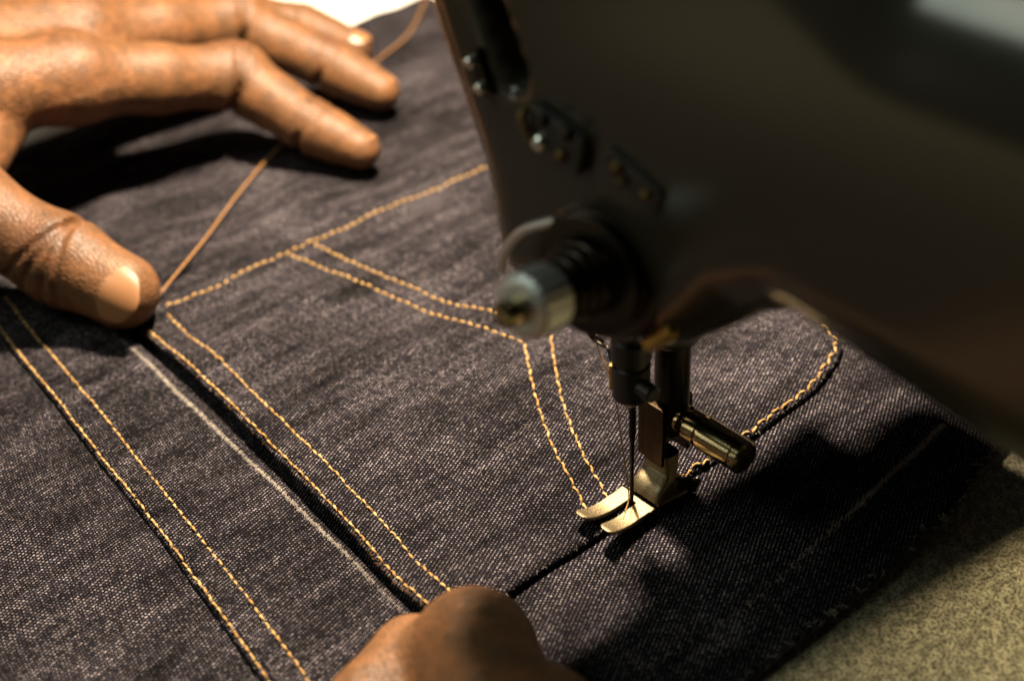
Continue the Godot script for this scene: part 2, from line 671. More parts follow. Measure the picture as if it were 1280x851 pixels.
# a row of stitches along a seam; "loose" ones (small and out of focus) become one part
func stitch_row(parent: Node, name_: String, pitch: float, from: float, to: float, swing: float, skew: float, single: bool, height: Callable) -> void:
	var c := Curve3D.new()
	for p in rows[name_]: c.add_point(p)
	var total := c.get_baked_length()
	var s := from * total + pitch * 0.5
	var far := MB.new()
	var k := 0
	while s < to * total:
		var p := c.sample_baked(s)
		var d := (c.sample_baked(minf(s + 0.6, total)) - c.sample_baked(maxf(s - 0.6, 0.0)))
		d.y = 0.0
		d = d.normalized()
		var side := Vector3(-d.z, 0, d.x)
		p += side * (swing * (1.0 if k % 2 else -1.0) + rng.randf_range(-0.07, 0.07))
		var e := 0.9
		var ya: float = height.call(p.x - d.x * e, p.z - d.z * e)
		var yb: float = height.call(p.x + d.x * e, p.z + d.z * e)
		var ym: float = height.call(p.x, p.z)
		var x := Vector3(d.x * 2 * e, yb - ya, d.z * 2 * e).normalized()
		x = x.rotated(Vector3.UP, skew * (1.0 if k % 2 else -1.0) + rng.randf_range(-0.07, 0.07))
		var z := x.cross(Vector3.UP).normalized()
		var basis := Basis(x * (pitch / 2.5) * rng.randf_range(0.92, 1.03) * (1.0 if single else 0.84), z.cross(x) * (1.0 if single else 1.2), z * (1.0 if single else 1.2))
		var xf := Transform3D(basis, Vector3(p.x, ym + 0.16, p.z) * MM)
		if single:
			var o := part("stitch", stitch_meshes[rng.randi() % 6], mat["thread%d" % (rng.randi() % 3)], parent)
			o.transform = xf
			stitch_count += 1
		else:
			var src: Array = stitch_meshes[rng.randi() % 6].surface_get_arrays(0)
			var at := far.v.size()
			var nb := basis.orthonormalized()
			for q in src[Mesh.ARRAY_VERTEX].size():
				far.v.append((xf * src[Mesh.ARRAY_VERTEX][q]) / MM)
				far.nor.append(nb * src[Mesh.ARRAY_NORMAL][q])
			for q in src[Mesh.ARRAY_INDEX]: far.ix.append(at + q)
		s += pitch * rng.randf_range(0.97, 1.03)
		k += 1
	if not single:
		part("stitches", far.mesh(), mat.thread0, parent).set_meta("kind", "stuff")


# short hairs of worn or cut yarn along a path
func hairs(parent: Node, called: String, path: PackedVector3Array, n: int, width: float, length: float, dir: Vector2, material: Material, height: Callable, fade: Callable, curl := 0.5, lift := 0.12, thick := 0.055) -> void:
	var c := Curve3D.new()
	for p in path: c.add_point(p)
	var total := c.get_baked_length()
	var b := MB.new()
	for i in n:
		var u := rng.randf()
		if rng.randf() > fade.call(u): continue
		var p := c.sample_baked(u * total)
		var d := (c.sample_baked(minf(u * total + 1.0, total)) - c.sample_baked(maxf(u * total - 1.0, 0.0))).normalized()
		var side := Vector3(-d.z, 0, d.x)
		p += side * rng.randfn(0.0, width)
		var ang := dir.angle() + rng.randfn(0.0, curl)
		var go := Vector3(cos(ang), 0, sin(ang)) * length * rng.randf_range(0.5, 1.3)
		var bend := side * rng.randfn(0.0, length * curl * 0.35)
		var pts := PackedVector3Array()
		for q in 5:
			var t := q / 4.0
			var w := p + go * (t - 0.5) + bend * sin(t * PI)
			var y: float = height.call(w.x, w.z)
			pts.append(Vector3(w.x, y + lift * (0.25 + sin(t * PI)), w.z))
		var r := thick * rng.randf_range(0.6, 1.3)
		tube(b, pts, r, r * 0.6, 4)
	part(called, b.mesh(180.0), material, parent).set_meta("kind", "stuff")


func seam(pts: Array, smooth := true) -> PackedVector3Array:
	var a := []
	for p in pts: a.append(Vector3(p.x, 0, p.y))
	if smooth: return smooth_path(a, 0.8)
	var out := PackedVector3Array()
	for i in range(a.size() - 1):
		for k in 20: out.append(a[i].lerp(a[i + 1], k / 20.0))
	out.append(a[-1])
	return out


func build_garment() -> void:
	roll.seed = 5
	roll.noise_type = FastNoiseLite.TYPE_SIMPLEX
	roll.frequency = 0.03
	roll.fractal_octaves = 2
	rows.A1 = seam([Vector2(-230, 64), Vector2(-163.8, 69.6), Vector2(-133.8, 72.5), Vector2(-102.8, 75.2), Vector2(-71.5, 78.1), Vector2(-43.6, 81.5), Vector2(-14.9, 85.2), Vector2(20, 89.6)])
	rows.A2 = seam([Vector2(-230, 57.5), Vector2(-168.6, 63.0), Vector2(-140.0, 65.6), Vector2(-105.6, 68.4), Vector2(-66.2, 72.8), Vector2(-41.0, 75.5), Vector2(-9.6, 79.6), Vector2(20, 83.4)])
	rows.B1 = seam([Vector2(-150, 42.2), Vector2(-132.0, 42.1), Vector2(-109.1, 42.5), Vector2(-87.7, 43.8), Vector2(-70.2, 44.9), Vector2(-44.5, 47.2), Vector2(-27.2, 49.3), Vector2(-7.5, 51.4), Vector2(6, 53)])
	rows.B2 = seam([Vector2(-138.2, 34.7), Vector2(-108.1, 35.9), Vector2(-84.1, 37.6), Vector2(-54.9, 39.8), Vector2(-23.9, 43.6), Vector2(-6.4, 45.7), Vector2(1, 46.6)])
	rows.chalk = seam([Vector2(-150, 46.4), Vector2(-130.5, 46.5), Vector2(-109.5, 47.3), Vector2(-92.1, 48.4), Vector2(-73.9, 49.2), Vector2(-44.1, 51.3), Vector2(-20.2, 53.0), Vector2(-7.6, 54.6), Vector2(6, 56.4)])
	rows.worn = seam([Vector2(-132.3, 51.1), Vector2(-95, 54), Vector2(-56.1, 56.6)])
	rows.top = seam([Vector2(-141.3, 33.3), Vector2(-141.4, -5.4), Vector2(-140.7, -40.2), Vector2(-136.8, -75.7), Vector2(-135, -92), Vector2(-132.5, -126)])
	rows.c1a = seam([Vector2(-139.3, -5.3), Vector2(-105.1, -12.8), Vector2(-73.9, -20.0), Vector2(-61.0, -23.5)])
	rows.c1b = seam([Vector2(-61.0, -23.5), Vector2(-44.7, -12.1), Vector2(-27.3, -1.8), Vector2(-7.9, 6.9), Vector2(-4, 8.4)])
	rows.c2a = seam([Vector2(-140.1, -14.0), Vector2(-111.3, -17.6), Vector2(-80.2, -25.4), Vector2(-59.3, -31.1)])
	rows.c2b = seam([Vector2(-59.3, -31.1), Vector2(-40.3, -16.5), Vector2(-22.0, -5.5), Vector2(-7.0, 1.2), Vector2(-4, 2.3)])
	rows.c3 = seam([Vector2(1.0, -13.0), Vector2(1.2, -19.2), Vector2(1.7, -37.7), Vector2(1.0, -55.8), Vector2(-2.6, -72.4), Vector2(-7.0, -79.7), Vector2(-13.4, -83.1)])
	rows.edge = seam([Vector2(1.2, 60), Vector2(0.8, 38.0), Vector2(0.6, 11.6), Vector2(1.8, -18.7), Vector2(2.9, -39.5), Vector2(2.2, -57.8), Vector2(-1.5, -74.2), Vector2(-6.5, -81.4), Vector2(-14.3, -86.5), Vector2(-24, -90), Vector2(-40, -96)])
	rows.cut = seam([Vector2(36, -140), Vector2(41, -90), Vector2(43.4, -69.8), Vector2(47.2, -52.0), Vector2(48.4, -28.4), Vector2(48.2, -8.8), Vector2(47.6, 11.3), Vector2(47, 60), Vector2(46, 230)])
	rows.chalk2 = seam([Vector2(30.0, -73.0), Vector2(31.2, -52.1), Vector2(33.3, -26.7), Vector2(35.9, 2.2), Vector2(31.2, 29.7)])
	make_stitches()
	var g := thing("denim_garment", "dark indigo denim jeans pieces with ochre topstitching spread under the presser foot", "denim garment")
	# lining layer: what shows at the bottom of the gap between the two edges
	panel("under_layer", g, 300.0, 210.0, func(s, t): return Vector2(lerpf(-258.0, 42.0, s), lerpf(-150.0, 60.0, t)), [true, true, true, true], [], -2.1, 0.8, 8.0, 0.1)
	# the strip beyond the last folded edge, with the cut and fraying side
	var side := panel("side_panel", g, 52.0, 330.0, func(s, t):
		var z := lerpf(-140.0, 190.0, t)
		var x1 := 47.8
		for i in range(rows.cut.size() - 1):
			if z <= rows.cut[i + 1].z:
				x1 = lerpf(rows.cut[i].x, rows.cut[i + 1].x, (z - rows.cut[i].z) / (rows.cut[i + 1].z - rows.cut[i].z))
				break
		return Vector2(lerpf(-5.0, x1, s), z), [false, true, false, false], [], -0.5, 0.9, 1.6, 0.05)
	var flat := func(x, z): return cloth(x, z)
	hairs(side, "chalk_line", rows.chalk2, 2000, 0.42, 1.0, Vector2(0.39, 0.92), mat.fiber, flat, func(u): return 1.0 if u < 0.3 else 0.9 * exp(-(u - 0.3) * 9.0) + 0.05, 0.4, 0.07, 0.05)
	hairs(side, "cut_yarns", rows.cut, 700, 0.5, 2.2, Vector2(1, 0.2), mat.dark_fiber, flat, func(_u): return 1.0, 0.9, 0.25, 0.09)
	hairs(side, "cut_ends", rows.cut, 160, 0.6, 1.6, Vector2(1, 0.2), mat.fiber, flat, func(_u): return 1.0, 1.2, 0.35, 0.09)
	# lowest strip on the near left
	panel("left_panel", g, 330.0, 130.0, func(s, t):
		var x := lerpf(-290.0, 40.0, s)
		return Vector2(x, lerpf(at_x(rows.A1, x) - 4.0, 215.0, t)), [false, false, false, false], [], -0.35, 0.9, 3.0, -0.20)
	# the strip between the double row and the worn fold
	var strip := panel("fly_panel", g, 300.0, 27.0, func(s, t):
		var x := lerpf(-270.0, 30.0, s)
		return Vector2(x, lerpf(at_x(rows.chalk, x) - 0.5, at_x(rows.A1, x) + 1.05, t)), [false, true, true, true], ["A1", "A2"], 1.0, 1.0, 1.5, -0.16)
	stitch_row(strip, "A1", 2.5, 0.21, 0.95, 0.0, 0.05, true, flat)
	stitch_row(strip, "A2", 2.5, 0.21, 0.94, 0.0, 0.05, true, flat)
	var crest := PackedVector3Array()
	for p in rows.chalk: crest.append(p + Vector3(0, 0, 1.0 + 1.3 * clampf((-p.x - 20.0) / 90.0, 0.0, 1.0)))
	hairs(strip, "worn_edge", crest, 2600, 0.26, 0.8, Vector2(0.26, 0.97), mat.fiber, func(x, z): return cloth(x, z) - 0.25 * exp(-maxf(z - at_x(rows.chalk, x), 0.0)), func(_u): return 0.95 * smoothstep(0.0, 0.25, _u) * (1.0 - 0.75 * smoothstep(0.7, 0.95, _u)), 0.3, 0.08, 0.045)
	# waistband side, under the seam that runs across
	panel("waist_panel", g, 118.0, 200.0, func(s, t): return Vector2(lerpf(-258.0, -140.0, s), lerpf(-150.0, 50.0, t)), [true, false, false, true], [], 0.6, 1.2, 2.0, 0.0)
	# the main panel
	var main := panel("front_panel", g, 145.0, 178.0, func(s, t):
		var x0 := lerpf(-143.6, 1.8, s)
		var z := lerpf(-130.0, at_x(rows.B1, x0) + 1.25, t)
		var x1 := at_z(rows.edge, z)
		var u: float = s * 145.0
		var x := lerpf(-143.6, x1, s)
		if u < 30.0: x = lerpf(-143.6 + u, x, u / 30.0)
		if z < -40.0: x += (1.0 - s) * 0.09 * (-40.0 - z)
		return Vector2(x, z), [true, true, false, true], ["B1", "B2", "top", "c1a", "c1b", "c2a", "c2b", "c3"], 1.6, 1.5, 1.3, 0.0)
	stitch_row(main, "B1", 2.5, 0.09, 0.93, 0.0, 0.05, true, flat)
	stitch_row(main, "B2", 2.5, 0.0, 1.0, 0.0, 0.05, true, flat)
	stitch_row(main, "c3", 2.7, 0.0, 1.0, 0.16, 0.28, true, flat)
	stitch_row(main, "c1b", 2.9, 0.0, 1.0, 0.07, 0.14, true, flat)
	stitch_row(main, "c2b", 2.9, 0.0, 1.0, 0.07, 0.14, true, flat)
	stitch_row(main, "top", 2.55, 0.0, 1.0, 0.0, 0.05, false, flat)
	stitch_row(main, "c1a", 2.6, 0.0, 1.0, 0.05, 0.1, false, flat)
	stitch_row(main, "c2a", 2.6, 0.0, 1.0, 0.05, 0.1, false, flat)
	var lip := PackedVector3Array()
	for p in rows.B1: lip.append(p + Vector3(0, 0, 1.0))
	hairs(main, "edge_fuzz", lip, 260, 0.25, 0.9, Vector2(0.2, 1), mat.brown_thread, func(x, z): return cloth(x, z) - 0.3, func(_u): return 0.35, 0.8, 0.2, 0.045)
	var stray := seam([Vector2(-130, 20), Vector2(-100, -40), Vector2(-80, 30), Vector2(-50, -50), Vector2(-30, 30), Vector2(-12, -40), Vector2(-6, 40)])
	hairs(main, "lint", stray, 26, 9.0, 2.4, Vector2(0.6, 0.8), mat.fiber, flat, func(_u): return 1.0, 0.5, 0.12, 0.035)
	hairs(main, "surface_fuzz", rows.edge, 160, 0.3, 0.9, Vector2(1, 0.1), mat.fiber, func(x, z): return cloth(x, z) - 0.5, func(_u): return 0.4, 0.8, 0.2, 0.05)


# ---------------------------------------------------------------- hands
var acc := PackedFloat32Array()
var dim := Vector3i.ZERO
var org := Vector3.ZERO
var cel := 1.0
var KS := 2.0

func bone(a: Vector3, ra: float, b: Vector3, rb: float) -> void:
	var reach := maxf(ra, rb) + KS * 4.5
	var lo := ((a.min(b) - Vector3.ONE * reach - org) / cel).floor()
	var hi := ((a.max(b) + Vector3.ONE * reach - org) / cel).ceil()
	var x0 := maxi(0, int(lo.x)); var x1 := mini(dim.x - 1, int(hi.x))
	var y0 := maxi(0, int(lo.y)); var y1 := mini(dim.y - 1, int(hi.y))
	var z0 := maxi(0, int(lo.z)); var z1 := mini(dim.z - 1, int(hi.z))
	var ab := b - a
	var il := 1.0 / maxf(ab.length_squared(), 1e-6)
	var dr := rb - ra
	for k in range(z0, z1 + 1):
		var pz := org.z + k * cel - a.z
		for j in range(y0, y1 + 1):
			var py := org.y + j * cel - a.y
			var at := (k * dim.y + j) * dim.x
			for i in range(x0, x1 + 1):
				var px := org.x + i * cel - a.x
				var t := (px * ab.x + py * ab.y + pz * ab.z) * il
				t = 0.0 if t < 0.0 else (1.0 if t > 1.0 else t)
				var dx := px - ab.x * t
				var dy := py - ab.y * t
				var dz := pz - ab.z * t
				var d := sqrt(dx * dx + dy * dy + dz * dz) - ra - dr * t
				if d < KS * 4.5: acc[at + i] += exp(-d / KS)


# a crease across a finger: centre, direction of the finger, side that it shows on, depth, width, radius of the finger
func crease(f: PackedFloat32Array, p: Vector3, axis: Vector3, side: Vector3, depth: float, width: float, r: float) -> void:
	var reach := r + 4.0
	var lo := ((p - Vector3.ONE * reach - org) / cel).floor()
	var hi := ((p + Vector3.ONE * reach - org) / cel).ceil()
	axis = axis.normalized()
	side = side.normalized()
	for k in range(maxi(0, int(lo.z)), mini(dim.z - 1, int(hi.z)) + 1):
		for j in range(maxi(0, int(lo.y)), mini(dim.y - 1, int(hi.y)) + 1):
			for i in range(maxi(0, int(lo.x)), mini(dim.x - 1, int(hi.x)) + 1):
				var at := (k * dim.y + j) * dim.x + i
				if absf(f[at]) > 6.0: continue
				var q := org + Vector3(i, j, k) * cel - p
				if q.length_squared() > reach * reach: continue
				var t := q.dot(axis) / width
				if absf(t) > 3.0: continue
				f[at] += depth * exp(-t * t) * smoothstep(-0.1, 0.6, q.dot(side) / r)


func hand_surface(lo: Vector3, hi: Vector3, cell: float, bones: Array, creases: Array, spots: Array) -> ArrayMesh:
	cel = cell
	org = lo
	dim = Vector3i(((hi - lo) / cell).ceil())
	acc = PackedFloat32Array()
	acc.resize(dim.x * dim.y * dim.z)
	for b in bones:
		var long: float = b[0].distance_to(b[2])
		if b[1] < 11.5 and b[3] < 9.6 and long > 14.0:   # a finger bone is slimmer between its joints
			var mid: Vector3 = b[0].lerp(b[2], 0.5) + Vector3(0, -0.2, 0)
			bone(b[0], b[1] * 0.99, mid, lerpf(b[1], b[3], 0.5) * 0.93)
			bone(mid, lerpf(b[1], b[3], 0.5) * 0.93, b[2], b[3] * 0.99)
		else:
			bone(b[0], b[1], b[2], b[3])
	for i in acc.size():
		acc[i] = -KS * log(acc[i]) if acc[i] > 1e-9 else 99.0
	for c in creases: crease(acc, c[0], c[1], c[2], c[3], c[4], c[5])
	var b := nets(acc, dim.x, dim.y, dim.z, lo, cell)
	var base := Color(0.240, 0.117, 0.050)
	for p in b.v:
		var c := base
		for s in spots:
			var w: float = exp(-p.distance_squared_to(s[0]) / (s[1] * s[1]))
			if w > 0.02: c = c.lerp(s[2], w * s[3])
		b.col.append(c)
	return b.mesh()


# a fingernail: middle of its bed, direction to the tip, direction away from the finger
func nail(parent: Node, at: Vector3, tip: Vector3, out: Vector3, half_l: float, half_w: float, curve: float, label := "") -> void:
	var a := tip.normalized()
	var n := (out - a * out.dot(a)).normalized()
	var s := a.cross(n)
	var b := MB.new()
	var lines := []
	var under := []
	for j in 15:
		var v := -1.0 + 2.0 * j / 14.0
		var shrink := sqrt(maxf(0.0, 1.0 - pow(absf(v), 3.2 if v > 0.0 else 3.6)))
		shrink = maxf(shrink, 0.32)
		var line := PackedVector3Array()
		for i in 13:
			var u := -1.0 + 2.0 * i / 12.0
			var th := u * half_w * shrink / curve
			var p := at + a * (half_l * v - (0.10 * half_l * u * u * (1.0 if v > 0.0 else -0.3))) + s * curve * sin(th) + n * (curve * (cos(th) - 1.0) - 0.10 * half_l * v * v * (1.0 if v > 0 else 0.3))
			line.append(p)
		lines.append(line)
	b.sheet(lines, n)
	var ring := PackedVector3Array()
	for i in 13: ring.append(lines[0][i])
	for j in range(1, 15): ring.append(lines[j][12])
	for i in range(11, -1, -1): ring.append(lines[14][i])
	for j in range(13, 0, -1): ring.append(lines[j][0])
	var low := PackedVector3Array()
	for p in ring: low.append(p - n * 0.8)
	b.loft([ring, low], false, false)
	part("fingernail", b.mesh(60.0), mat.nail, parent, label)


func build_hands() -> void:
	var V := func(x, y, z): return Vector3(x, y, z)
	# left hand
	var h := thing("hand", "left hand with dark brown skin spread flat, fingertips and thumb pressing the denim", "hand")
	var wr := Vector3(-229, 53, 98)
	var i0 := Vector3(-212, 38.5, 15); var i1 := Vector3(-203.5, 25.5, -33); var i2 := Vector3(-179.2, 13.4, -42.8); var i3 := Vector3(-164.2, 8.2, -50.0)
	var m0 := Vector3(-231, 42, 2); var m1 := Vector3(-231, 29.5, -51); var m2 := Vector3(-207.5, 15.6, -70); var m3 := Vector3(-190.2, 9.0, -77.7)
	var r0 := Vector3(-247, 41, 2); var r1 := Vector3(-255, 27, -52); var r2 := Vector3(-240, 15, -82); var r3 := Vector3(-224.8, 8.2, -93.3)
	var l0 := Vector3(-262, 38, 8); var l1 := Vector3(-280, 24, -28); var l2 := Vector3(-280, 13, -50); var l3 := Vector3(-274, 7.4, -64)
	var t0 := Vector3(-206, 45, 92); var t1 := Vector3(-181, 30, 64.5); var t2 := Vector3(-158.6, 17, 51); var t3 := Vector3(-142.2, 11.6, 43.7)
	var bones := [
		[i0, 11.2, i1, 9.3], [i1, 9.0, i2, 7.6], [i2, 7.3, i3, 6.0],
		[m0, 11.2, m1, 9.4], [m1, 9.0, m2, 8.0], [m2, 7.6, m3, 6.3],
		[r0, 10.5, r1, 8.8], [r1, 8.6, r2, 7.4], [r2, 7.2, r3, 5.8],
		[l0, 9.5, l1, 7.6], [l1, 7.4, l2, 6.4], [l2, 6.2, l3, 5.2],
		[wr + Vector3(10, 0, -4), 15, i0, 11.5], [wr, 15, m0, 11.5], [wr + Vector3(-8, 0, -2), 14, r0, 10.5], [wr + Vector3(-16, -2, -2), 13, l0, 9.5],
		[t0, 16, t1, 12.4], [t1, 11.6, t2, 10.2], [t2, 10.2, t3, 9.9], [t1 + Vector3(-10, 4, -4), 8.5, i0 + Vector3(2, -6, 28), 9],
		[wr + Vector3(12, -6, 2), 16, t1 + Vector3(-8, 8, 8), 11], [i0 + Vector3(-6, -3, 30), 11, m0 + Vector3(-4, -3, 30), 11],
		[i0, 11.6, i0 + Vector3(0, 1.6, 0), 10.4], [m0, 11.6, m0 + Vector3(0, 1.8, 0), 10.4], [r0, 10.8, r0 + Vector3(0, 1.6, 0), 9.6], [i1, 9.5, i1 + Vector3(0, 0.6, 0), 9.2], [m1, 9.5, m1 + Vector3(0, 0.6, 0), 9.2],
		[i0 + Vector3(0, 9.6, 8), 2.4, wr + Vector3(4, 13, -8), 2.6], [m0 + Vector3(0, 10.2, 8), 2.4, wr + Vector3(-2, 13.5, -8), 2.6], [r0 + Vector3(0, 9.4, 8), 2.2, wr + Vector3(-8, 12.5, -8), 2.4],
		[t2, 10.5, t2 + Vector3(0, 0.8, 0.4), 10.2],
		[wr + Vector3(10, 2, 8), 21, wr + Vector3(8, 8, 70), 24], [wr + Vector3(-10, 2, 8), 20, wr + Vector3(-10, 8, 70), 24],
		[wr + Vector3(8, 8, 70), 24, wr + Vector3(20, 18, 150), 31], [wr + Vector3(-10, 8, 70), 24, wr + Vector3(0, 18, 150), 31]]
	var up := Vector3.UP
	var creases := []
	for j in [[i1, i0, i2, 9.3], [i2, i1, i3, 7.6], [m1, m0, m2, 9.2], [m2, m1, m3, 8.0], [r2, r1, r3, 7.0]]:
		var ax: Vector3 = (j[2] - j[1]).normalized()
		var belly: Vector3 = (Vector3.DOWN - ax * ax.dot(Vector3.DOWN)).normalized()
		creases.append([j[0] + belly * 1.0, ax, belly + Vector3(0.5, 0, 0.3), 2.6, 1.1, j[3]])
		for o in [-2.6, 0.2, 2.8]: creases.append([j[0] + ax * o, ax + Vector3(0.05 * o, 0, 0.03 * o), -belly, 0.62, 0.75, j[3]])
	var tx: Vector3 = (t3 - t1).normalized()
	for o in [-5.2, -2.0, 1.4, 4.0]: creases.append([t2 + tx * o, tx + Vector3(0, 0.06 * o, -0.05 * o), Vector3(0.35, 1, 0.5), 1.15, 0.8, 10.2])
	creases.append([t2 + Vector3(1, -2, 0), tx, Vector3(0.4, -1, -0.5), 1.2, 1.0, 10.0])
	var dark := Color(0.11, 0.047, 0.022)
	var pale := Color(0.46, 0.235, 0.11)
	var spots := [[i1 + up * 8, 8.0, dark, 0.6], [i2 + up * 6, 6.0, dark, 0.5], [m1 + up * 8, 8.0, dark, 0.6], [m2 + up * 6, 6.0, dark, 0.5], [t2 + up * 7 + Vector3(2, 0, 5), 9.0, dark, 0.8], [i0 + up * 10, 11.0, dark, 0.4], [m0 + up * 10, 11.0, dark, 0.4], [t1 + up * 10, 12.0, dark, 0.4],
		[i3, 9.0, pale, 0.35], [m3, 9.0, pale, 0.35], [t3, 10.0, pale, 0.4], [t1 + Vector3(-3, 10, -6), 10.0, pale, 0.3], [i0 + Vector3(6, -10, 10), 16.0, Color(0.5, 0.22, 0.10), 0.3]]
	part("skin", hand_surface(Vector3(-300, -2, -106), Vector3(-126, 108, 262), 1.0, bones, creases, spots), mat.skin, h)
	var td := (t3 - t2).normalized()
	nail(h, t3 + td * -0.9 + Vector3(0.58, 0.52, 0.62).normalized() * 10.0, td, Vector3(0.58, 0.52, 0.62), 9.4, 8.4, 9.7, "broad pale thumbnail")
	var nd := (i3 - i2).normalized()
	nail(h, i3 - nd * 0.4 + Vector3(-0.1, 0.9, -0.3).normalized() * 6.15, nd, Vector3(-0.1, 0.9, -0.3), 5.6, 4.6, 6.0)
	nd = (m3 - m2).normalized()
	nail(h, m3 - nd * 0.4 + Vector3(-0.05, 0.9, -0.25).normalized() * 6.45, nd, Vector3(-0.05, 0.9, -0.25), 5.8, 4.9, 6.2)
	nd = (r3 - r2).normalized()
	nail(h, r3 - nd * 0.6 + Vector3(0.2, 0.9, -0.1).normalized() * 6.1, nd, Vector3(0.2, 0.9, -0.1), 5.4, 4.4, 5.8)
	nd = (l3 - l2).normalized()
	nail(h, l3 + nd * 0.6 + Vector3(0.1, 0.95, -0.1).normalized() * 5.5, nd, Vector3(0.1, 0.95, -0.1), 4.6, 3.8, 5.2)
	KS = 1.5
	# right hand: bent forefinger over the thumb, near the lens
	h = thing("hand", "right hand with bent forefinger knuckle, guiding the denim at the near edge of the seam", "hand")
	var a0 := Vector3(50, 21, 79); var a1 := Vector3(17.0, 15.2, 58.6); var a2 := Vector3(15.0, 8.6, 67.0); var a3 := Vector3(18.5, 7.2, 78)
	var b0 := Vector3(72, 25, 84); var b1 := Vector3(38, 14.5, 59.5); var b2 := Vector3(27, 10.5, 72); var b3 := Vector3(25, 8.5, 86)
	var c0 := Vector3(92, 25, 96); var c1 := Vector3(62, 14, 76); var c2 := Vector3(53, 11, 94); var c3 := Vector3(50, 8, 106)
	var e0 := Vector3(110, 29, 114); var e1 := Vector3(86, 17, 94); var e2 := Vector3(74, 10, 102); var e3 := Vector3(71, 7.5, 113)
	var q0 := Vector3(74, 30, 146); var q1 := Vector3(42, 18, 118); var q2 := Vector3(16.5, 10.2, 92); var q3 := Vector3(5.0, 8.7, 64.8)
	var w := Vector3(116, 34, 150)
	bones = [[a0, 12.6, a1, 11.2], [a1, 10.2, a2, 8.6], [a2, 8.2, a3, 7.0], [b0, 11.5, b1, 8.6], [b1, 8.4, b2, 8], [b2, 8, b3, 7], [c0, 11, c1, 9.4], [c1, 9.2, c2, 8], [c2, 7.6, c3, 6.6], [e0, 10, e1, 8], [e1, 7.8, e2, 7], [e2, 6.8, e3, 5.8],
		[q0, 15, q1, 12], [q1, 11.4, q2, 10], [q2, 9.4, q3, 7.8], [w, 16, a0, 12], [w, 16, b0, 12], [w + Vector3(8, 0, -6), 15, c0, 11], [w + Vector3(12, 0, -8), 14, e0, 10], [w, 18, q0, 15], [q0, 14, a0 + Vector3(6, -4, 20), 11],
		[w, 22, w + Vector3(30, 10, 60), 25], [w + Vector3(14, 0, -10), 21, w + Vector3(46, 10, 50), 25], [w + Vector3(30, 10, 60), 25, w + Vector3(64, 24, 130), 31], [w + Vector3(46, 10, 50), 25, w + Vector3(80, 24, 120), 31]]
	creases = []
	var ax := (a2 - a0).normalized()
	for o in [-3.4, -0.6, 2.0, 4.4]: creases.append([a1 + ax * o, ax, Vector3(0, 1, -0.4), 0.5, 0.8, 10.4])
	var qx := (q3 - q1).normalized()
	for o in [-4.0, -1.5, 1.2, 4.0]: creases.append([q2 + qx * o, qx, Vector3(-0.3, 1, 0.2), 0.55, 0.8, 9.8])
	spots = [[a1 + Vector3(0, 9, -3), 9.0, pale, 0.3], [q2 + up * 8, 9.0, dark, 0.5], [b1 + up * 8, 9.0, dark, 0.4], [q3, 10.0, pale, 0.4]]
	part("skin", hand_surface(Vector3(-14, -2, 42), Vector3(226, 104, 330), 1.6, bones, creases, spots), mat.skin, h)


